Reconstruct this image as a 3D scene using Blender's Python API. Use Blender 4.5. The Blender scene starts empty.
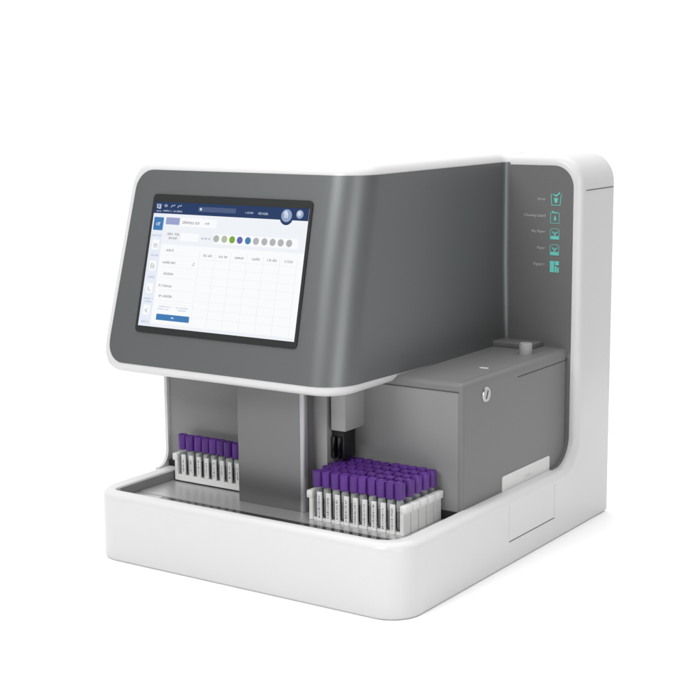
import bpy, bmesh, math, random
from mathutils import Matrix, Vector

random.seed(7)
sc = bpy.context.scene
C = sc.collection
sin, cos, pi, rad = math.sin, math.cos, math.pi, math.radians

# ------------------------------------------------------------------ camera
FPX, YAW, PITCH, ROLL = 1507.97, 0.591810, 0.175668, -0.0078845
fw = Vector((-sin(YAW) * cos(PITCH), cos(YAW) * cos(PITCH), -sin(PITCH)))
rt = Vector((cos(YAW), sin(YAW), 0.0))
up = rt.cross(fw)
r2 = cos(ROLL) * rt + sin(ROLL) * up
u2 = r2.cross(fw)
cam_d = bpy.data.cameras.new('camera')
cam_d.sensor_width = 36.0
cam_d.lens = FPX / 700.0 * 36.0
cam_d.clip_start = 0.05
cam_d.clip_end = 500.0
cam = bpy.data.objects.new('camera', cam_d)
C.objects.link(cam)
cam.matrix_world = Matrix(((r2.x, u2.x, -fw.x, 1.08344),
                           (r2.y, u2.y, -fw.y, -1.74157),
                           (r2.z, u2.z, -fw.z, 0.76413),
                           (0, 0, 0, 1)))
sc.camera = cam

# ------------------------------------------------------------------ world, lamps, exposure
world = bpy.data.worlds.new('World')
sc.world = world
WORLD_DIM = 0.07
world.use_nodes = True
bg = world.node_tree.nodes['Background']
# white backdrop; the dimming behind the camera is made up to shape the light
wn = world.node_tree
wtc = wn.nodes.new('ShaderNodeTexCoord')
wdot = wn.nodes.new('ShaderNodeVectorMath')
wdot.operation = 'DOT_PRODUCT'
wdot.inputs[1].default_value = Vector((-0.45, 0.70, 0.55)).normalized()
wmr = wn.nodes.new('ShaderNodeMapRange')
wmr.interpolation_type = 'SMOOTHSTEP'
wmr.inputs['From Min'].default_value = 0.10
wmr.inputs['From Max'].default_value = 0.48
wmr.inputs['To Min'].default_value = WORLD_DIM
wmr.inputs['To Max'].default_value = 1.05
wn.links.new(wtc.outputs['Generated'], wdot.inputs[0])
wn.links.new(wdot.outputs['Value'], wmr.inputs['Value'])
wn.links.new(wmr.outputs['Result'], bg.inputs['Strength'])
bg.inputs['Color'].default_value = (1.0, 1.0, 1.0, 1)
sc.view_settings.view_transform = 'Standard'
sc.view_settings.look = 'None'
sc.view_settings.exposure = 0.0
sc.view_settings.gamma = 1.0


def area_lamp(name, loc, target, sx, sy, power, col=(1, 1, 1)):
    d = bpy.data.lights.new(name, 'AREA')
    d.shape = 'RECTANGLE'
    d.size, d.size_y = sx, sy
    d.energy = power
    d.color = col
    o = bpy.data.objects.new(name, d)
    C.objects.link(o)
    o.location = loc
    v = Vector(target) - Vector(loc)
    o.rotation_euler = v.to_track_quat('-Z', 'Y').to_euler()
    return o


area_lamp('overhead_added_light', (-0.4, 0.2, 3.0), (-0.4, 0.2, 0.0), 4.0, 4.0, 90)  # added lamp out of view, lifts floor and white tops to full white
area_lamp('front_added_light', (-0.60, -2.4, 2.1), (-0.3, 0.2, 0.3), 1.3, 1.0, 48)  # added lamp out of view, brightens the front faces
area_lamp('strip_added_light', (1.90, -1.25, 0.80), (-0.1, 0.05, 0.40), 1.05, 1.2, 18)  # added lamp out of view, placed for highlights on the vertical corners

# ------------------------------------------------------------------ materials


def mat(name, col, rough=0.5, metal=0.0, spec=0.5, grain=0.0, grain_scale=600.0, bump=0.0, emit=None, estr=1.0,
        trans=0.0, ior=1.45, alpha=1.0, aniso=None, coat=0.0):
    m = bpy.data.materials.new(name)
    m.use_nodes = True
    nt = m.node_tree
    b = nt.nodes['Principled BSDF']
    b.inputs['Base Color'].default_value = (*col, 1)
    b.inputs['Roughness'].default_value = rough
    b.inputs['Metallic'].default_value = metal
    b.inputs['Specular IOR Level'].default_value = spec
    b.inputs['IOR'].default_value = ior
    b.inputs['Transmission Weight'].default_value = trans
    b.inputs['Alpha'].default_value = alpha
    b.inputs['Coat Weight'].default_value = coat
    if emit:
        b.inputs['Emission Color'].default_value = (*emit, 1)
        b.inputs['Emission Strength'].default_value = estr
    if grain or bump:
        tc = nt.nodes.new('ShaderNodeTexCoord')
        mp = nt.nodes.new('ShaderNodeMapping')
        if aniso:
            mp.inputs['Scale'].default_value = aniso
        nz = nt.nodes.new('ShaderNodeTexNoise')
        nz.inputs['Scale'].default_value = grain_scale
        nz.inputs['Detail'].default_value = 3.0
        nt.links.new(tc.outputs['Object'], mp.inputs['Vector'])
        nt.links.new(mp.outputs['Vector'], nz.inputs['Vector'])
        if grain:
            mr = nt.nodes.new('ShaderNodeMapRange')
            mr.inputs['To Min'].default_value = rough - grain
            mr.inputs['To Max'].default_value = rough + grain
            nt.links.new(nz.outputs['Fac'], mr.inputs['Value'])
            nt.links.new(mr.outputs['Result'], b.inputs['Roughness'])
        if bump:
            bp = nt.nodes.new('ShaderNodeBump')
            bp.inputs['Strength'].default_value = bump
            bp.inputs['Distance'].default_value = 0.0004
            nt.links.new(nz.outputs['Fac'], bp.inputs['Height'])
            nt.links.new(bp.outputs['Normal'], b.inputs['Normal'])
    return m


def glow(name, col, s=1.0):
    return mat(name, (0.004, 0.004, 0.004), 0.35, emit=col, estr=s, spec=0.1)


M = {
    'white': mat('white_gloss_plastic', (0.61, 0.604, 0.608), 0.3, grain=0.03, grain_scale=900, bump=0.03),
    'gray': mat('slate_gray_plastic', (0.160, 0.168, 0.172), 0.43, 0.55, spec=0.7, grain=0.03, grain_scale=1200, bump=0.03),
    'dark': mat('charcoal_plastic', (0.13, 0.131, 0.129), 0.45, spec=0.3, grain=0.03, grain_scale=1200, bump=0.03),
    'box': mat('mid_gray_plastic', (0.165, 0.165, 0.166), 0.45, spec=0.35, grain=0.03, grain_scale=1200, bump=0.03),
    'wall': mat('inner_gray_plastic', (0.32, 0.32, 0.318), 0.45, grain=0.03, grain_scale=1200, bump=0.03),
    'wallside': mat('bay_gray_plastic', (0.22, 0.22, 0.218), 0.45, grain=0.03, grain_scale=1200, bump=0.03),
    'boxfront_lit': mat('box_front_lit_gray', (0.225, 0.225, 0.224), 0.45, grain=0.03, grain_scale=1200, bump=0.03),
    'column': mat('satin_gray_metal', (0.165, 0.165, 0.167), 0.32, 0.5, spec=0.6, grain=0.03, grain_scale=900),
    'highlight': mat('painted_highlight_gray', (0.40, 0.39, 0.41), 0.35, 0.5),  # pale gray of the highlight painted on the column edge
    'deck': mat('brushed_steel', (0.60, 0.60, 0.60), 0.34, 0.7, grain=0.06, grain_scale=40, aniso=(1, 30, 1)),
    'strip': mat('polished_dark_steel', (0.20, 0.20, 0.21), 0.2, 0.9),
    'black': mat('black_plastic_and_shade', (0.012, 0.012, 0.013), 0.4),
    'blackgloss': mat('gloss_black_rod', (0.004, 0.004, 0.004), 0.12),
    'bezel': mat('bezel_black_glass', (0.028, 0.029, 0.029), 0.4, spec=0.2),
    'seam': mat('shadow_gap_gray', (0.06, 0.06, 0.06), 0.8),
    'seamlight': mat('pale_gap_gray', (0.32, 0.32, 0.32), 0.7),
    'rack': mat('white_rack_plastic', (0.72, 0.72, 0.71), 0.4, grain=0.03, grain_scale=900),
    'tick': mat('printed_gray_ink', (0.22, 0.22, 0.22), 0.7),
    'cap': mat('purple_rubber', (0.085, 0.022, 0.215), 0.42, grain=0.05, grain_scale=500, bump=0.1),
    'tube': mat('clear_tube_plastic', (0.80, 0.82, 0.82), 0.08, trans=0.85, ior=1.2),
    'blood': mat('tube_lower_contents', (0.20, 0.20, 0.20), 0.4),
    'chrome': mat('brushed_chrome', (0.46, 0.46, 0.46), 0.30, 1.0),
    'plate': mat('pale_oval_gray', (0.60, 0.60, 0.59), 0.4),
    'ink': mat('pale_ink', (0.50, 0.50, 0.50), 0.6),
    'caption': mat('caption_gray_ink', (0.38, 0.38, 0.38), 0.6),
    'teal': mat('teal_ink', (0.12, 0.50, 0.45), 0.5),
    'tealpale': mat('pale_teal_ink', (0.22, 0.46, 0.45), 0.5),
    'floor': mat('white_sweep', (0.945, 0.945, 0.945), 0.8, grain=0.03, grain_scale=30),
    # display colours (lit)
    'l_white': glow('lcd_white', (0.95, 0.955, 0.97)),
    'l_page': glow('lcd_page', (0.86, 0.885, 0.93)),
    'l_side': glow('lcd_side', (0.80, 0.84, 0.92)),
    'l_navy': glow('lcd_navy', (0.020, 0.045, 0.13)),
    'l_navy2': glow('lcd_navy_pale', (0.075, 0.11, 0.22)),
    'l_blue': glow('lcd_blue', (0.055, 0.20, 0.46)),
    'l_lav': glow('lcd_lavender', (0.33, 0.37, 0.60)),
    'l_text': glow('lcd_text', (0.34, 0.34, 0.36)),
    'l_line': glow('lcd_line', (0.80, 0.81, 0.84)),
    'l_pale': glow('lcd_pale_text', (0.45, 0.52, 0.66)),
    'l_gray': glow('lcd_gray_dot', (0.45, 0.46, 0.46)),
    'l_gdot': glow('lcd_sage_dot', (0.47, 0.52, 0.36)),
    'l_green': glow('lcd_green_dot', (0.20, 0.40, 0.05)),
    'l_violet': glow('lcd_violet_dot', (0.13, 0.14, 0.42)),
    'l_teal': glow('lcd_teal_dot', (0.06, 0.22, 0.42)),
    'l_orb': glow('lcd_orb', (0.30, 0.38, 0.55)),
    'l_orb2': glow('lcd_orb_light', (0.62, 0.69, 0.80)),
}

_nt = M['cap'].node_tree
_oi = _nt.nodes.new('ShaderNodeObjectInfo')
_hs = _nt.nodes.new('ShaderNodeHueSaturation')
_hs.inputs['Color'].default_value = (0.082, 0.020, 0.200, 1)
_mr = _nt.nodes.new('ShaderNodeMapRange')
_mr.inputs['To Min'].default_value = 0.82
_mr.inputs['To Max'].default_value = 1.15
_nt.links.new(_oi.outputs['Random'], _mr.inputs['Value'])
_nt.links.new(_mr.outputs['Result'], _hs.inputs['Value'])
_nt.links.new(_hs.outputs['Color'], _nt.nodes['Principled BSDF'].inputs['Base Color'])

# ------------------------------------------------------------------ helpers


def obj(name, bm, m, parent=None, sharp=35, smooth=True):
    me = bpy.data.meshes.new(name)
    bmesh.ops.recalc_face_normals(bm, faces=bm.faces[:])
    bm.to_mesh(me)
    bm.free()
    if smooth:
        for p in me.polygons:
            p.use_smooth = True
        me.set_sharp_from_angle(angle=rad(sharp))
    for x in (m if isinstance(m, (list, tuple)) else [m]):
        me.materials.append(x)
    o = bpy.data.objects.new(name, me)
    C.objects.link(o)
    if parent is not None:
        o.parent = parent
        if parent.type == 'EMPTY':      # meshes are modelled in world coordinates
            o.location = -Vector(parent.location)
    return o


def thing(name, label, cat, loc=(0, 0, 0), group=None):
    o = bpy.data.objects.new(name, None)
    o.empty_display_size = 0.02
    C.objects.link(o)
    o.location = loc
    o['label'] = label
    o['category'] = cat
    if group:
        o['group'] = group
    return o


def box(bm, x0, x1, y0, y1, z0, z1, bev=0.0, seg=3, mi=0):
    vs = [bm.verts.new((x, y, z)) for x in (x0, x1) for y in (y0, y1) for z in (z0, z1)]
    fs = []
    for q in ((0, 1, 3, 2), (4, 6, 7, 5), (0, 4, 5, 1), (2, 3, 7, 6), (0, 2, 6, 4), (1, 5, 7, 3)):
        f = bm.faces.new([vs[i] for i in q])
        f.material_index = mi
        fs.append(f)
    if bev:
        es = list({e for f in fs for e in f.edges})
        r = bmesh.ops.bevel(bm, geom=es, offset=bev, segments=seg, profile=0.5, affect='EDGES', clamp_overlap=True)
        for f in r['faces']:
            f.material_index = mi
    return bm


def B():
    return bmesh.new()


def prism(bm, pts, fn, d0, d1, mi=0):
    """pts 2-D outline; fn(a, b, d) -> xyz ; extruded from d0 to d1"""
    A = [bm.verts.new(fn(a, b, d0)) for a, b in pts]
    Z = [bm.verts.new(fn(a, b, d1)) for a, b in pts]
    n = len(pts)
    fs = [bm.faces.new(A), bm.faces.new(Z[::-1])]
    for i in range(n):
        fs.append(bm.faces.new((A[i], A[(i + 1) % n], Z[(i + 1) % n], Z[i])))
    for f in fs:
        f.material_index = mi
    return fs


def rrect(x0, x1, y0, y1, r, n=6):
    """r: one radius or four (x0y0, x1y0, x1y1, x0y1)"""
    if not isinstance(r, (list, tuple)):
        r = [r] * 4
    out = []
    for (cx, cy, sx, sy, a0), q in zip(((x0, y0, 1, 1, pi), (x1, y0, -1, 1, 1.5 * pi), (x1, y1, -1, -1, 0), (x0, y1, 1, -1, .5 * pi)), r):
        if q < 1e-6:
            out.append((cx, cy))
            continue
        for i in range(n + 1):
            a = a0 + .5 * pi * i / n
            out.append((cx + sx * q + q * cos(a), cy + sy * q + q * sin(a)))
    return out


def disc(cx, cy, r, n=24, ry=None):
    return [(cx + r * cos(2 * pi * i / n), cy + (ry or r) * sin(2 * pi * i / n)) for i in range(n)]


def lathe(bm, prof, cx, cy, cz=0.0, n=20, mi=0, axis='z'):
    rings = []
    for r, z in prof:
        ring = []
        for i in range(n):
            a = 2 * pi * i / n
            if axis == 'z':
                p = (cx + r * cos(a), cy + r * sin(a), cz + z)
            elif axis == 'x':
                p = (cx + z, cy + r * cos(a), cz + r * sin(a))
            else:
                p = (cx + r * cos(a), cy + z, cz + r * sin(a))
            ring.append(bm.verts.new(p))
        rings.append(ring)
    fs = []
    for a, b in zip(rings, rings[1:]):
        for i in range(n):
            fs.append(bm.faces.new((a[i], a[(i + 1) % n], b[(i + 1) % n], b[i])))
    fs.append(bm.faces.new(rings[0][::-1]))
    fs.append(bm.faces.new(rings[-1]))
    for f in fs:
        f.material_index = mi
    return fs


def stroke(bm, pts, w, fn, d0, d1, closed=False, mi=0):
    """a ribbon of width w along a 2-D polyline, raised from d0 to d1"""
    n = len(pts)
    segs = [(pts[i], pts[(i + 1) % n]) for i in range(n if closed else n - 1)]
    for k, ((ax, ay), (bx, by)) in enumerate(segs):
        dx, dy = bx - ax, by - ay
        L = math.hypot(dx, dy) or 1e-9
        ux, uy = dx / L, dy / L
        e = w * 0.45
        ax2, ay2, bx2, by2 = ax - ux * e, ay - uy * e, bx + ux * e, by + uy * e
        nx, ny = -uy * w / 2, ux * w / 2
        dd = d1 + (d1 - d0) * 0.02 * (k % 5)
        prism(bm, [(ax2 + nx, ay2 + ny), (bx2 + nx, by2 + ny), (bx2 - nx, by2 - ny), (ax2 - nx, ay2 - ny)], fn, d0, dd, mi)


# ------------------------------------------------------------------ setting
bm = B()
R = 2.6
fv = [bm.verts.new(p) for p in ((-1.5, -2.4, 0), (1.9, -2.4, 0), (1.9, 1.6, 0), (-1.5, 1.6, 0))]
bm.faces.new(fv)
floor = obj('floor', bm, M['floor'], smooth=False)
floor['kind'] = 'structure'

# ------------------------------------------------------------------ the analyser
AN = thing('blood_analyzer', 'white and slate gray bench analyzer with a tilted touchscreen over a tube tray', 'analyzer', (-0.3, 0.35, 0.0))

XL, XR, D = -0.600, 0.0, 0.695
TZ = 0.115          # tray rim height
TY = 0.568          # tower front plane
HZ = 0.6415          # tower top

# ---- white L-shaped housing: tray + back tower in one moulding
FR = 0.050
prof = [(0, 0), (0, TZ)]
for i in range(9):
    a = -.5 * pi + .5 * pi * i / 8
    prof.append((TY - FR + FR * cos(a), TZ + FR + FR * sin(a)))
prof += [(TY, HZ), (D, HZ), (D, 0)]
bm = B()
prism(bm, prof, lambda a, b, d: (d, a, b), XL, XR)
bmesh.ops.recalc_face_normals(bm, faces=bm.faces[:])


def sel(fn):
    return [e for e in bm.edges if fn(e)]


def both(e, t):
    return t(e.verts[0].co) and t(e.verts[1].co)


es = sel(lambda e: both(e, lambda p: abs(p.y) < 1e-5 and abs(p.x - XL) < 1e-5) or both(e, lambda p: abs(p.y) < 1e-5 and abs(p.x) < 1e-5))
bmesh.ops.bevel(bm, geom=es, offset=0.050, segments=12, profile=.5, affect='EDGES', clamp_overlap=False)
es = sel(lambda e: both(e, lambda p: abs(p.z - HZ) < 1e-5 and (abs(p.x - XL) < 1e-5 or abs(p.x) < 1e-5)) and abs(e.verts[0].co.x - e.verts[1].co.x) < 1e-5)
bmesh.ops.bevel(bm, geom=es, offset=0.050, segments=12, profile=.5, affect='EDGES', clamp_overlap=False)


def on_contour(p):
    if abs(p.z - TZ) < 1e-5 and p.y <= TY - FR + 1e-4:
        return True
    if abs(p.y - TY) < 1e-5 and p.z >= TZ + FR - 1e-4:
        return True
    dy, dz = p.y - (TY - FR), p.z - (TZ + FR)
    return dy >= -1e-5 and dz <= 1e-5 and abs(math.hypot(dy, dz) - FR) < 1e-4


def contour_face(f):
    return all(on_contour(v.co) for v in f.verts)


es = sel(lambda e: len(e.link_faces) == 2 and contour_face(e.link_faces[0]) != contour_face(e.link_faces[1]))
bmesh.ops.bevel(bm, geom=es, offset=0.014, segments=6, profile=.5, affect='EDGES', clamp_overlap=False)
es = sel(lambda e: both(e, lambda p: abs(p.z) < 1e-5) and e.calc_face_angle(0) > 1.0)
bmesh.ops.bevel(bm, geom=es, offset=0.005, segments=3, profile=.5, affect='EDGES', clamp_overlap=False)
housing = obj('housing', bm, M['white'], AN, sharp=40)
# carve the tray well
bm = B()
prism(bm, rrect(-0.566, -0.026, 0.0180, 0.30, (0.012, 0.036, 0.01, 0.01), 8), lambda a, b, d: (a, b, d), 0.088, 0.25)
cut = obj('well_cutter', bm, M['white'], AN, smooth=False)
bo = housing.modifiers.new('well', 'BOOLEAN')
bo.operation = 'DIFFERENCE'
bo.solver = 'EXACT'
bo.object = cut
dg = bpy.context.evaluated_depsgraph_get()
me2 = bpy.data.meshes.new_from_object(housing.evaluated_get(dg))
housing.modifiers.clear()
bm = bmesh.new()
bm.from_mesh(me2)
es = [e for e in bm.edges if both(e, lambda p: abs(p.z - TZ) < 1e-5 and p.y < 0.299) and any(abs(f.normal.z) < .1 for f in e.link_faces)
      and all(-0.570 < v.co.x < -0.020 and v.co.y > 0.0175 for v in e.verts)]
bmesh.ops.bevel(bm, geom=es, offset=0.0034, segments=4, profile=.5, affect='EDGES', clamp_overlap=False)
bm.to_mesh(me2)
bm.free()
housing.data = me2
for p in me2.polygons:
    p.use_smooth = True
me2.set_sharp_from_angle(angle=rad(40))
me2.materials.clear()
me2.materials.append(M['white'])
bpy.data.objects.remove(cut, do_unlink=True)

# seam round the top cap of the tower's right side
bm = B()
box(bm, -0.0005, 0.0006, 0.584, D - 0.002, 0.5820, 0.5832)
obj('cap_seam', bm, M['seam'], AN)
# service flap pressed into the right side
bm = B()
box(bm, -0.001, 0.0006, 0.321, 0.482, 0.0390, 0.0400)
obj('flap_seam', bm, M['seam'], AN)
bm = B()
box(bm, -0.001, 0.0004, 0.3206, 0.3212, 0.0402, 0.100)
obj('flap_edge', bm, M['plate'], AN)
bm = B()
box(bm, -0.001, 0.0004, 0.4818, 0.4824, 0.0402, 0.100)
obj('flap_edge', bm, M['plate'], AN)

# ---- tray deck
bm = B()
prism(bm, rrect(-0.564, -0.028, 0.0745, 0.30, 0.006, 4), lambda a, b, d: (a, b, d), 0.090, 0.098)
obj('deck_plate', bm, M['deck'], AN)
bm = B()
prism(bm, rrect(-0.507, -0.028, 0.022, 0.0735, (0.002, 0.034, 0.001, 0.001), 6), lambda a, b, d: (a, b, d), 0.090, 0.0978)
obj('deck_strip', bm, M['strip'], AN)
bm = B()
prism(bm, rrect(-0.564, -0.508, 0.021, 0.0735, (0.010, 0.001, 0.001, 0.001), 4), lambda a, b, d: (a, b, d), 0.090, 0.0975)
obj('deck_corner', bm, M['deck'], AN)

bm = B()
box(bm, -0.5655, -0.5640, 0.034, 0.186, 0.0985, 0.1125)
obj('well_liner', bm, M['wallside'], AN)

# ---- inner walls under the head
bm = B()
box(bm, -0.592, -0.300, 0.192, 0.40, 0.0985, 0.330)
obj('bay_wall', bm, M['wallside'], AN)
bm = B()
box(bm, -0.589, -0.556, 0.184, 0.1915, 0.0985, 0.126)
obj('rack_slot', bm, M['black'], AN)
# white edge of the left side with a flared foot
pts = [(0.560, 0.110), (0.160, 0.110), (0.160, 0.1155)]
for i in range(7):
    a = -.5 * pi + .5 * pi * i / 6
    pts.append((0.160 + 0.026 * cos(a), 0.1415 + 0.026 * sin(a)))
pts += [(0.186, 0.33), (0.560, 0.33)]
bm = B()
prism(bm, pts, lambda a, b, d: (d, a, b), -0.5995, -0.5915)
bmesh.ops.recalc_face_normals(bm, faces=bm.faces[:])
es = [e for e in bm.edges if abs(e.verts[0].co.x - e.verts[1].co.x) < 1e-6 and e.verts[0].co.x < -0.595 and e.verts[0].co.y < 0.19 and e.verts[1].co.y < 0.19 and min(e.verts[0].co.z, e.verts[1].co.z) > 0.112]
bmesh.ops.bevel(bm, geom=es, offset=0.004, segments=3, profile=.5, affect='EDGES', clamp_overlap=True)
obj('side_edge', bm, M['white'], AN)

bm = B()
box(bm, -0.300, -0.2365, 0.1555, 0.2075, 0.0985, 0.330)
obj('bay_pilaster', bm, M['wall'], AN)
# ---- support column
bm = B()
pp = rrect(-0.386, -0.256, 0.1185, 0.147, (0.002, 0.010, 0.002, 0.001), 6)
prism(bm, pp, lambda a, b, d: (a, b, d), 0.0982, 0.325)
obj('column', bm, M['column'], AN)

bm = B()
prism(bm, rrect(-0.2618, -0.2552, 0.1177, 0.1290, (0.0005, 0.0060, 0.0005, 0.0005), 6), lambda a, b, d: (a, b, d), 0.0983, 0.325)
obj('column_highlight', bm, M['highlight'], AN)  # pale strip added to paint the highlight on the column's rounded edge

# ---- sampling head and slot
bm = B()
box(bm, -0.2362, -0.2125, 0.168, 0.200, 0.1795, 0.2290, 0.0012, 2)
pc = obj('probe_carriage', bm, M['black'], AN)
for xx in (-0.2300, -0.2195):
    bm = B()
    lathe(bm, [(0.0012, 0.0), (0.0038, 0.004), (0.0038, 0.036)], xx, 0.1655, 0.1790, 16)
    obj('probe', bm, M['blackgloss'], pc).location = (0, 0, 0)
bm = B()
box(bm, -0.228, -0.200, 0.153, 0.2095, 0.2275, 0.325, 0.003, 2)
obj('probe_housing', bm, M['wall'], AN)

# ---- right-hand box with lid
bm = B()
box(bm, -0.300, -0.022, 0.208, 0.5675, 0.0990, 0.2995)
bmesh.ops.recalc_face_normals(bm, faces=bm.faces[:])
es = [e for e in bm.edges if both(e, lambda p: p.x > -0.03) and abs(e.verts[0].co.z - e.verts[1].co.z) > .1]
bmesh.ops.bevel(bm, geom=es, offset=0.0075, segments=5, profile=.5, affect='EDGES')
obj('side_box', bm, M['box'], AN)
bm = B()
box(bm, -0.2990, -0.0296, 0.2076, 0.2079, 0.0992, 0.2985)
obj('box_front_lit', bm, M['boxfront_lit'], AN)  # thin lighter sheet, paints frontal light onto the box front
bm = B()
box(bm, -0.300, -0.0300, 0.2062, 0.2074, 0.0985, 0.1120)
obj('rack_opening', bm, M['black'], AN)
bm = B()
prism(bm, rrect(-0.300, -0.022, 0.208, 0.5675, (0, 0.0075, 0, 0), 5), lambda a, b, d: (a, b, d), 0.2995, 0.3140)
bmesh.ops.recalc_face_normals(bm, faces=bm.faces[:])
es = [e for e in bm.edges if both(e, lambda p: p.z > 0.313) and e.calc_face_angle(0) > .5 and (both(e, lambda p: p.y < .217) or both(e, lambda p: p.x > -0.031))]
bmesh.ops.bevel(bm, geom=es, offset=0.008, segments=5, profile=.5, affect='EDGES', clamp_overlap=False)
obj('box_lid', bm, M['box'], AN)
bm = B()
box(bm, -0.300, -0.029, 0.2072, 0.209, 0.2988, 0.3002)
obj('lid_seam', bm, M['seam'], AN)
bm = B()
box(bm, -0.0228, -0.0214, 0.387, 0.566, 0.2940, 0.2953)
obj('lid_seam', bm, M['seam'], AN)
bm = B()
box(bm, -0.146, -0.068, 0.522, 0.5665, 0.3135, 0.3235, 0.002, 3)
obj('lid_ridge', bm, M['box'], AN)
bm = B()
lathe(bm, [(0.0108, 0), (0.0108, 0.0175), (0.0098, 0.0190)], -0.0585, 0.484, 0.3138, 24)
obj('lid_knob', bm, M['wall'], AN)
bm = B()
prism(bm, rrect(-0.0645, -0.0485, 0.333, 0.3405, 0.0035, 4), lambda a, b, d: (a, b, d), 0.3135, 0.3148)
obj('lid_pale_oval', bm, M['plate'], AN)  # small pale oval on the lid top
# gray flange that carries the tower panel down round the foot of the box
path = [(TY - 0.0012, 0.3058), (TY - 0.0012, TZ + FR)]
for i in range(1, 13):
    a = -.5 * pi * i / 12
    path.append((TY - FR + (FR - 0.0012) * cos(a), TZ + FR + (FR - 0.0012) * sin(a)))
path.append((0.5045, TZ + 0.0012))
bm = B()
A_, Z_ = [[bm.verts.new((x, y, z)) for y, z in path] for x in (-0.0290, -0.0160)]
A2, Z2 = [[bm.verts.new((x, y + .002, z - .001)) for y, z in path] for x in (-0.0290, -0.0160)]
for i in range(len(path) - 1):
    for p, q in ((A_, Z_), (Z_, Z2), (Z2, A2), (A2, A_)):
        bm.faces.new((p[i], p[i + 1], q[i + 1], q[i]))
obj('box_flange', bm, M['box'], AN)
# key lock
bm = B()
lathe(bm, [(0.0125, -0.001), (0.0125, 0.0008), (0.0112, 0.0022), (0.0108, 0.0022)], -0.022, 0.281, 0.285, 28, axis='x')
lk = obj('key_lock', bm, M['chrome'], AN)
bm = B()
prism(bm, [(0.2775, 0.2795), (0.2790, 0.2780), (0.2850, 0.2900), (0.2835, 0.2915)], lambda a, b, d: (d, a, b), -0.0202, -0.0193)
obj('keyhole', bm, M['seam'], lk).location = (0, 0, 0)
# pale label plate at the foot of the box
bm = B()
prism(bm, rrect(0.335, 0.503, 0.112, 0.1405, (0, 0, 0.004, 0.004), 4), lambda a, b, d: (d, a, b), -0.024, -0.0205)
pl = obj('label_plate', bm, M['plate'], AN)
bm = B()
for i, (a, h) in enumerate(((0, 3), (5, 2), (9, 3.2), (13, 2), (17, 2.4))):
    box(bm, -0.0206, -0.0203, 0.413 + a * .0012, 0.416 + a * .0012, 0.1225, 0.1225 + h * 0.0016)
obj('plate_print', bm, M['ink'], pl).location = (0, 0, 0)

# ---- tower front panel (charcoal) with rounded top corner
bm = B()
prism(bm, rrect(-0.152, -0.0158, 0.3060, 0.6238, (0, 0, 0.036, 0), 10), lambda a, b, d: (a, d, b), TY + 0.004, TY - 0.0012)
tp = obj('tower_panel', bm, M['dark'], AN)

# ---- upper head: white shell
YB, ZB, KT = 0.0499, 0.3188, 0.2290
HB, HT, HR = 0.3032, 0.6418, 0.0152
RC = 0.054


def yf(z):
    return YB + KT * (z - ZB)


def xl(z):
    return -0.6082 + (z - 0.36) * 0.072 if z > 0.36 else -0.6082


def xr(z):
    return -0.146 + max(0, (0.46 - z)) * 0.03


def outline(z, d, dl, back, n=10, lift=0.0):
    """plan outline of the head at height z, inset by d; left end inset by dl"""
    y0, x0, x1 = yf(z) + d - lift, xl(z) + dl, xr(z) - d + lift
    r = max(RC - d + lift, 0.01)
    pts = [(x0, back)]
    rl = 0.0045
    yb = TY
    for i in range(5):
        a = pi + .5 * pi * i / 4
        pts.append((x0 + rl + rl * cos(a), y0 + rl + rl * sin(a)))
    for i in range(1, 13):
        t = i / 13
        pts.append((x0 + rl + (x1 - r - x0 - rl) * t, y0))
    for i in range(n + 1):
        a = -.5 * pi + .5 * pi * i / n
        pts.append((x1 - r + r * cos(a), y0 + r + r * sin(a)))
    yb = TY - 0.0112
    rf = 0.0116 + d
    for i in range(1, 5):
        pts.append((x1, y0 + r + (yb - y0 - r) * i / 4))
    for i in range(1, 6):
        a = .5 * pi * i / 5
        pts.append((x1 + rf * (1 - cos(a)), yb + rf * sin(a)))
    pts.append((x1 + rf, back))
    return pts


levels = []
for i in range(9):
    a = .5 * pi * i / 8
    levels.append((HB + HR * (1 - cos(a)), HR * (1 - sin(a))))
zs0, zs1 = HB + HR, HT - HR
for i in range(1, 24):
    levels.append((zs0 + (zs1 - zs0) * i / 24, 0.0))
for i in range(9):
    a = .5 * pi * i / 8
    levels.append((HT - HR + HR * sin(a), HR * (1 - cos(a))))
RL = 0.041
bm = B()
rings = []
for z, d in levels:
    h = min(z - HB, HT - z)
    dl = RL - math.sqrt(max(RL * RL - max(RL - h, 0) ** 2, 0)) if h < RL else 0
    rings.append([bm.verts.new((x, y, z)) for x, y in outline(z, d, min(dl, 0.040), 0.62)])
for a, b in zip(rings, rings[1:]):
    n = len(a)
    for i in range(n):
        bm.faces.new((a[i], a[(i + 1) % n], b[(i + 1) % n], b[i]))
bm.faces.new(rings[0][::-1])
bm.faces.new(rings[-1])
head = obj('head_shell', bm, M['white'], AN, sharp=50)

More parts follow.
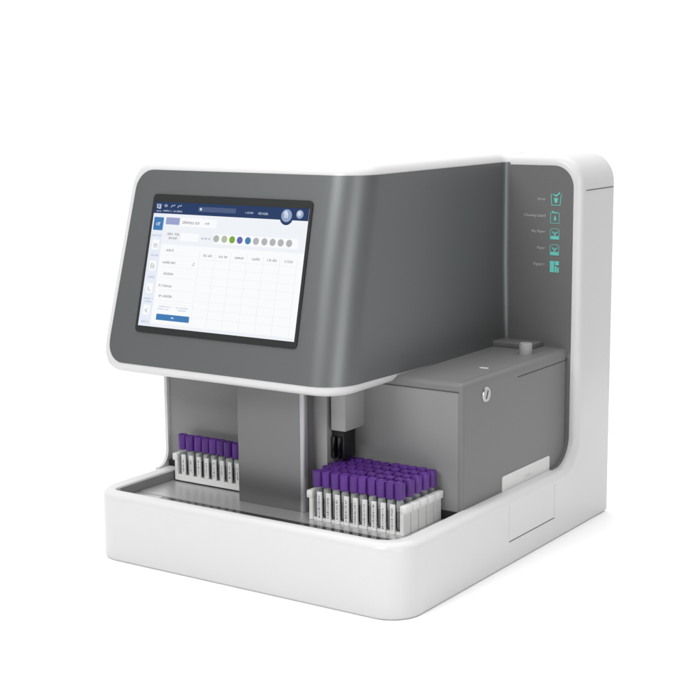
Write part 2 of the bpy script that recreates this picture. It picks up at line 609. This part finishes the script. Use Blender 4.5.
# ---- slate panel wrapping the head's front, corner and right side
GZ0, GZ1, GR = 0.3190, 0.6275, 0.031
rows = []
NT = 34
ts = []
for i in range(NT + 1):
    u = i / NT
    ts.append(0.5 - 0.5 * cos(pi * u))
bm = B()
rings = []
LIFT = 0.0010
for t in ts:
    z = GZ0 + (GZ1 - GZ0) * t
    h = min(t, 1 - t) * (GZ1 - GZ0)
    dl = GR - math.sqrt(max(GR * GR - (GR - h) ** 2, 0)) if h < GR else 0
    x0 = xl(z) + 0.0102 + dl
    y0, x1 = yf(z) - LIFT, xr(z) + LIFT
    r = RC + LIFT
    path = []
    for i in range(25):
        path.append((x0 + (x1 - r - x0) * i / 24, y0, z))
    for i in range(1, 17):
        a = -.5 * pi + .5 * pi * i / 16
        path.append((x1 - r + r * cos(a), y0 + r + r * sin(a), z))
    yb = TY - 0.0012 - 0.010
    for i in range(1, 9):
        y = y0 + r + (yb - y0 - r) * i / 8
        w = 1 - t
        path.append((x1, y, z - w * 0.008 * min(1, (y - .12) / .4)))
    for i in range(1, 6):
        a = .5 * pi * i / 5
        path.append((x1 + 0.010 * (1 - cos(a)), yb + 0.0102 * sin(a), path[40 + 8][2]))
    rings.append([bm.verts.new(p) for p in path])
for a, b in zip(rings, rings[1:]):
    for i in range(len(a) - 1):
        bm.faces.new((a[i], a[i + 1], b[i + 1], b[i]))
bm.faces.ensure_lookup_table()
bmesh.ops.recalc_face_normals(bm, faces=bm.faces[:])
gp = obj('head_panel', bm, M['gray'], AN, sharp=50)
if gp.data.polygons[len(gp.data.polygons) // 2 - 20].normal.y > 0:
    gp.data.flip_normals()
so = gp.modifiers.new('thickness', 'SOLIDIFY')
so.thickness = 0.004
so.offset = -1.0
dg = bpy.context.evaluated_depsgraph_get()
me3 = bpy.data.meshes.new_from_object(gp.evaluated_get(dg))
gp.modifiers.clear()
gp.data = me3
me3.set_sharp_from_angle(angle=rad(40))

# ---- touchscreen, laid out on the tilted front plane
TH = math.atan(KT)
ORG = Vector((-0.2292, yf(0.5770) - LIFT, 0.5770))   # upper right corner of the lit area
UV = Vector((0, -sin(TH), -cos(TH)))                 # down the slope
NV = Vector((0, -cos(TH), sin(TH)))                  # out of the screen
LW, LH = 0.3040, 0.1960 / cos(TH)


def S(a, b, d):
    """a 0..1 across, b 0..1 down, d metres out of the panel; the lit area narrows a hair upwards as built"""
    p = ORG + Vector((-LW + a * LW, 0, 0)) + UV * (b * LH) + NV * d
    p.x -= 0.006 * b * (1 - a)
    return p


def SM(a, b, d):     # same in metres from the upper left of the lit area
    return S(a / LW, b / LH, d)


bm = B()
fs = prism(bm, rrect(-0.0055, LW + 0.0050, -0.0125, LH + 0.0105, 0.007, 6), SM, -0.002, 0.0022)
ts_ = obj('touchscreen', bm, M['bezel'], AN, sharp=30)


def lit(name, m, build):
    b = B()
    build(b)
    o = obj(name, b, m, ts_, smooth=False)
    o.location = (0, 0, 0)
    return o


_d = [0.0024]


def rect(b, a0, b0, a1, b1, d=None, r=0.0, t=0.0003):
    d = d if d is not None else 0.0026
    if r:
        prism(b, [(x / LW, y / LH) for x, y in rrect(a0 * LW, a1 * LW, b0 * LH, b1 * LH, r, 4)], S, d - t, d)
    else:
        prism(b, [(a0, b0), (a1, b0), (a1, b1), (a0, b1)], S, d - t, d)


def dotp(b, a, y, r, d):
    prism(b, [(x / LW, yy / LH) for x, yy in disc(a * LW, y * LH, r, 20)], S, d - 0.0003, d)


def scribble(b, a, y, w, h, d=0.0034, dens=1.0):
    """a run of tiny strokes the size of the photograph's unreadable words"""
    x = a
    while x < a + w:
        lw = random.uniform(0.0035, 0.0075) / dens
        hh = h * random.uniform(0.55, 1.0)
        if random.random() < 0.12:
            x += lw
            continue
        k = random.random()
        if k < .45:
            rect(b, x, y + h - hh, x + lw * .45, y + h, d)
        elif k < .8:
            rect(b, x, y + h * .25, x + lw * .8, y + h * .45, d)
            rect(b, x, y + h * .75, x + lw * .8, y + h, d + 0.00001)
        else:
            rect(b, x, y + h * .3, x + lw * .35, y + h, d)
            rect(b, x + lw * .5, y + h * .3, x + lw * .8, y + h * .6, d + 0.00001)
        x += lw


lit('display', M['l_white'], lambda b: rect(b, 0, 0, 1, 1, 0.0026))
lit('display_header', M['l_navy'], lambda b: (rect(b, 0, 0, 1, 0.093, 0.0029), dotp(b, .867, .070, 0.0125, 0.00295)))
lit('display_sidebar', M['l_side'], lambda b: rect(b, 0, 0.095, 0.081, 1, 0.0028))
lit('display_toolbar', M['l_page'], lambda b: (rect(b, 0.0815, 0.095, 1, 0.338, 0.0028)))
lit('display_footer', M['l_page'], lambda b: rect(b, 0.0815, 0.972, 1, 1, 0.0028))
lit('search_bar', M['l_navy2'], lambda b: rect(b, 0.300, 0.026, 0.545, 0.064, 0.0031, 0.001))
for q in ((.608, .040, .05, .020), (.690, .042, .06, .020), (.064, .062, .125, .015), (.018, .068, .028, .012)):
    lit('header_text', M['l_pale'], lambda b: scribble(b, *q))
for q in (.126, .171):
    lit('header_icon', M['l_pale'], lambda b: stroke(b, [(q - .012, .04), (q - .004, .024), (q + .006, .030), (q + .012, .02)], .004, S, .003, .0034))
lit('header_icon', M['l_pale'], lambda b: stroke(b, [(.068, .030), (.078, .020), (.088, .030), (.078, .040)], .004, S, .003, .0034, True))
lit('header_logo', M['l_orb2'], lambda b: (stroke(b, [(.016, .022), (.042, .022), (.042, .054), (.030, .054)], .005, S, .003, .0034),
                                           stroke(b, [(.036, .038), (.020, .030), (.020, .050), (.036, .046)], .004, S, .003, .0035)))
lit('search_mark', M['l_orb2'], lambda b: dotp(b, .316, .045, .0022, .0035))
lit('home_button', M['l_orb'], lambda b: dotp(b, .867, .060, 0.0098, 0.0033))
lit('home_icon', M['l_orb2'], lambda b: (rect(b, .855, .045, .863, .078, .0036), rect(b, .868, .040, .876, .078, .0036), dotp(b, .861, .040, .0035, .0035)))
lit('exit_button', M['l_orb'], lambda b: dotp(b, .947, .045, 0.0066, 0.0033))
lit('exit_icon', M['l_orb2'], lambda b: (dotp(b, .944, .040, 0.0040, 0.0036), rect(b, .944, .040, .954, .054, .0037)))
lit('menu_tile', M['l_blue'], lambda b: rect(b, .010, .124, .075, .228, .0031, .0015))
lit('menu_tile_icon', M['l_orb2'], lambda b: (rect(b, .030, .170, .036, .190, .0034), rect(b, .040, .165, .056, .172, .0034), rect(b, .044, .172, .050, .192, .00345)))
lit('tab_button', M['l_lav'], lambda b: rect(b, .092, .122, .184, .178, .0031, .0008))
for q in ((.190, .122, .430, .186), (.204, .240, .324, .302), (.425, .232, .955, .308)):
    lit('input_field', M['l_white'], lambda b: rect(b, *q, .0031, .001))
for y in (.355, .525, .705, .880):
    lit('menu_button', M['l_white'], lambda b: rect(b, .020, y - .05, .064, y + .03, .0031, .002))
words = [(.204, .142, .11, .024), (.356, .144, .03, .018), (.112, .240, .085, .022), (.122, .272, .06, .022), (.345, .262, .055, .018)]
words += [(x - .026, .392, .055, .022) for x in (.398, .5, .602, .707, .807, .909)]
words += [(x - w / 2, y - .012, w, .022) for x, y, w in ((.148, .382, .055), (.151, .48, .085), (.157, .569, .065), (.146, .666, .085), (.157, .748, .090))]
for q in words:
    lit('text_line', M['l_text'], lambda b: scribble(b, *q))
for q in [(.006, .262, .068, .016)] + [(.018, y, .050, .018) for y in (.420, .595, .955)] + [(.012, .772, .06, .014), (.016, .795, .055, .014),
          (.125, .826, .075, .012), (.118, .846, .07, .012), (.24, .826, .08, .012), (.255, .846, .05, .012)]:
    lit('menu_caption', M['l_pale'], lambda b: scribble(b, *q))
lit('menu_icon', M['l_gray'], lambda b: (stroke(b, [(.034, .335), (.034, .365), (.052, .365), (.052, .335)], .004, S, .003, .0034), rect(b, .040, .340, .046, .352, .0034)))
lit('menu_icon', M['l_gray'], lambda b: (stroke(b, [(.032, .500), (.046, .500), (.052, .512), (.052, .535), (.032, .535)], .004, S, .003, .0034, True), rect(b, .038, .515, .046, .525, .0034)))
lit('menu_icon', M['l_gray'], lambda b: stroke(b, [(.034, .685), (.034, .710), (.052, .715)], .004, S, .003, .0034))
lit('menu_icon', M['l_gray'], lambda b: (stroke(b, [(.050, .862), (.036, .876), (.050, .892)], .004, S, .003, .0034), stroke(b, [(.038, .868), (.038, .884)], .004, S, .003, .0035)))
lit('table_grid', M['l_line'], lambda b: ([rect(b, x, .375, x + .0016, .965, .0029) for x in (.345, .447, .549, .651, .755, .857, .962)],
                                          [rect(b, .345, y, .962, y + .002, .00295) for y in (.44, .505, .57, .635, .70, .765, .83, .895)]))
for y in (.42, .515, .60, .70, .785, .81):
    lit('form_line', M['l_line'], lambda b: rect(b, .112, y, .334, y + .002, .0029))
lit('form_mark', M['l_gray'], lambda b: stroke(b, [(.306, .492), (.316, .492), (.318, .468)], .004, S, .003, .0034))
lit('action_button', M['l_blue'], lambda b: rect(b, .115, .893, .334, .942, .0031, .0004))
lit('action_mark', M['l_orb2'], lambda b: rect(b, .215, .912, .232, .922, .0034))
dots = ((.442, 'l_gray'), (.495, 'l_gdot'), (.545, 'l_green'), (.594, 'l_violet'), (.646, 'l_teal'), (.697, 'l_gray'), (.75, 'l_gray'), (.801, 'l_gray'), (.851, 'l_gray'), (.903, 'l_gray'))
for x, m in dots:
    o = lit('status_dot', M[m], lambda b: dotp(b, x, .268, 0.0056, .0034))

# ---- status icons and captions on the tower panel
PY = TY - 0.0012


def W(a, b, d):
    return Vector((a, PY - d, b))


def icon(cx, cz, build, m='teal'):
    b = B()
    build(b, cx, cz)
    o = obj('status_icon', b, M[m], tp, smooth=False)
    o.location = (0, 0, 0)
    return o


SW = 0.0010


def st(b, cx, cz, pts, closed=False, w=SW):
    stroke(b, [(cx + x * .0088, cz + z * .0096) for x, z in pts], w, W, -0.0004, 0.0005, closed)


def fill(b, cx, cz, pts):
    prism(b, [(cx + x * .0088, cz + z * .0096) for x, z in pts], W, -0.0004, 0.0004)


IC = -0.0485
IZ = (0.566, 0.536, 0.5085, 0.4815, 0.4530)
icon(IC + .001, IZ[0], lambda b, x, z: (st(b, x, z, [(-.5, .95), (-1.05, .95), (-.85, -.9), (.9, -.9), (1.15, 1.05)], w=.0011),
                                       st(b, x, z, [(-.5, .95), (.1, .72), (.75, 1.25)], w=.0022),
                                       fill(b, x, z, [(-.4, .35), (.45, .35), (.3, -.35), (0, -.6), (-.25, -.3)])))
icon(IC, IZ[1], lambda b, x, z: (st(b, x, z, [(-.95, .85), (-.95, -.95), (.9, -.95), (.9, .85)], True, .0008),
                                st(b, x, z, [(-.6, 1.15), (-.2, .9), (.5, .9)], w=.0018),
                                fill(b, x, z, [(0, .45), (.22, -.1), (.15, -.5), (-.15, -.5), (-.22, -.1)])))
for k in (2, 3):
    icon(IC, IZ[k], lambda b, x, z: (st(b, x, z, [(-.95, -.9), (-.95, .7), (-.55, .95), (.5, .95), (.9, .7), (.9, -.9)], True, .0008),
                                    fill(b, x, z, [(-.85, -.85), (.8, -.85), (.8, -.35), (-.85, -.35)]),
                                    st(b, x, z, [(-.45, .35), (0, 0), (.45, .35)], w=.0018), st(b, x, z, [(0, 0), (0, -.4)], w=.0018)))
icon(IC, IZ[4], lambda b, x, z: (fill(b, x, z, [(-.95, -1), (-.05, -1), (-.05, 1), (-.95, 1)]), fill(b, x, z, [(.1, .3), (.95, .3), (.95, 1), (.1, 1)]),
                                fill(b, x, z, [(.1, -1), (.5, -1), (.5, .1), (.1, .1)]), fill(b, x, z, [(.6, -1), (.95, -1), (.95, -.1), (.6, -.1)])))


def caption(txt, xr_, z, size):
    cu = bpy.data.curves.new('caption', 'FONT')
    cu.body = txt
    cu.size = size
    cu.align_x = 'RIGHT'
    cu.align_y = 'CENTER'
    cu.extrude = 0.0003
    t = bpy.data.objects.new('caption_tmp', cu)
    C.objects.link(t)
    dg = bpy.context.evaluated_depsgraph_get()
    me = bpy.data.meshes.new_from_object(t.evaluated_get(dg))
    bpy.data.objects.remove(t, do_unlink=True)
    me.transform(Matrix.Translation((xr_, PY - 0.0002, z)) @ Matrix.Rotation(pi / 2, 4, 'X'))
    me.materials.clear()
    me.materials.append(M['caption'])
    o = bpy.data.objects.new('caption', me)
    C.objects.link(o)
    o.parent = tp


for txt, z in (('Error', .567), ('Cleaning Liquid', .539), ('No Paper', .512), ('Paper', .484), ('Digital 1', .456)):
    caption(txt, -0.0665, z, 0.0066)

# ------------------------------------------------------------------ racks and tubes
RLEN, RW, RH, PITCH_X = 0.172, 0.0215, 0.046, 0.0166


def make_rack(rail):
    root = thing('tube_rack', '', 'tube rack')
    bm = B()
    box(bm, 0.0066, RLEN - 0.0066, 0.0032, RW - 0.0032, 0.0, 0.004)
    if rail:
        box(bm, 0.0065, RLEN - 0.0065, 0.0, RW, 0.0, 0.0105, 0.0006, 1)
    bb = obj('rack_base', bm, M['rack'], root)
    for x0, x1, hx0, hx1 in ((0.0, 0.0065, -0.0040, 0.0062), (RLEN - 0.0065, RLEN, RLEN - 0.0062, RLEN + 0.0040)):
        bm = B()
        box(bm, x0, x1, 0.0006, RW - 0.0006, 0.0, RH - 0.0118, 0.0006, 1)
        box(bm, hx0, hx1, 0.0, RW - 0.0002, RH - 0.0120, RH, 0.0012, 2)
        obj('rack_end', bm, M['rack'], root)
    z0 = 0.0102 if rail else 0.0
    for i in range(1, 10):
        bm = B()
        box(bm, -0.0042, 0.0042, 0.0, 0.0035, z0, RH, 0.0005, 1)
        box(bm, -0.0042, 0.0042, RW - 0.0035, RW, z0, RH, 0.0005, 1)
        z = RH - random.uniform(0.005, 0.008)
        while z > z0 + 0.006:
            w = random.choice((0.0009, 0.0013, 0.0017))
            h = random.choice((0.0010, 0.0016, 0.0026))
            q = random.uniform(-0.0003, 0.0003)
            box(bm, q - w, q + w * .8, -0.00022, 0.0004, z - h, z, mi=1)
            z -= h + random.choice((0.0009, 0.0015, 0.0024))
        p = obj('rack_post', bm, [M['rack'], M['tick']], root)
        p.location = (0.0030 + PITCH_X * i, 0, 0)
    return root


def make_tube():
    root = thing('test_tube', '', 'test tube')
    bm = B()
    lathe(bm, [(0.0010, 0.0), (0.0040, 0.0012), (0.0058, 0.005), (0.0060, 0.010), (0.0060, 0.0300)], 0, 0, 0.0045, 16)
    obj('tube_label', bm, M['blood'], root)
    bm = B()
    lathe(bm, [(0.0058, 0.0346), (0.0060, 0.0350), (0.0060, 0.0465), (0.0050, 0.049), (0.0044, 0.056)], 0, 0, 0.0, 16)
    obj('tube_body', bm, M['tube'], root)
    bm = B()
    prof = [(0.0052, 0.0520), (0.0073, 0.0522), (0.0081, 0.0530), (0.0082, 0.0640), (0.0083, 0.0755), (0.0080, 0.0770), (0.0068, 0.0776), (0.0048, 0.0768), (0.0040, 0.0762)]
    lathe(bm, prof, 0, 0, 0.0, 22)
    obj('cap', bm, M['cap'], root)
    return root


def dup(root):
    r = root.copy()
    C.objects.link(r)
    for ch in list(root.children):
        c = ch.copy()
        C.objects.link(c)
        c.parent = r
    return r


ORD = ['first', 'second', 'third', 'fourth', 'fifth', 'sixth', 'seventh', 'eighth', 'ninth', 'tenth']
DZ = 0.0981
open_rack = make_rack(False)
rail_rack = make_rack(True)
tube0 = make_tube()
used = [False]


def place_tube(x, y, z, label, group):
    t = tube0 if not used[0] else dup(tube0)
    used[0] = True
    t.location = (x, y, z + random.uniform(0, 0.0014))
    t.rotation_euler = (random.uniform(-.018, .018), random.uniform(-.018, .018), random.uniform(0, 6))
    t['label'] = label
    t['group'] = group


RNAME = ['front right rack', 'second right rack', 'middle right rack',
         'fourth right rack', 'rearmost right rack']
RLAB = ['frontmost of the five white tube racks on the right, its posts printed with ticks',
        'white tube rack directly behind the frontmost one of the five on the right',
        'white tube rack in the middle of the five on the right, full of purple caps',
        'white tube rack just in front of the rearmost one of the five on the right',
        'rearmost of the five white tube racks on the right, against the gray box']
RX, RY, RP = -0.2295, 0.0940, 0.0225
for j in range(5):
    r = open_rack if j == 0 else dup(open_rack)
    r.location = (RX, RY + RP * j, DZ)
    r['label'] = RLAB[j]
    r['group'] = 'racks of purple capped tubes on the tray'
    for i in range(10):
        place_tube(RX + 0.0030 + PITCH_X * (i + .5), RY + RP * j + RW / 2, DZ,
                   'purple capped tube, %s from the left in the %s' % (ORD[i], RNAME[j]), 'purple capped tubes in the right racks')
LX, LY = -0.5560, 0.1595
LZ = DZ + 0.002
rail_rack.location = (LX, LY, LZ)
rail_rack['label'] = 'single white tube rack standing alone in the left bay beside the column'
rail_rack['group'] = 'racks of purple capped tubes on the tray'
for i in range(8):
    place_tube(LX + 0.0030 + PITCH_X * (i + .5), LY + RW / 2, LZ,
               'purple capped tube, %s from the left in the lone left rack' % ORD[i], 'purple capped tubes in the left rack')
# black strip that paints in the shadow gap under the left rack
bm = B()
box(bm, LX - 0.002, LX + RLEN, LY + 0.001, 0.190, 0.0975, 0.0998)
obj('rack_shadow_gap', bm, M['black'], AN)
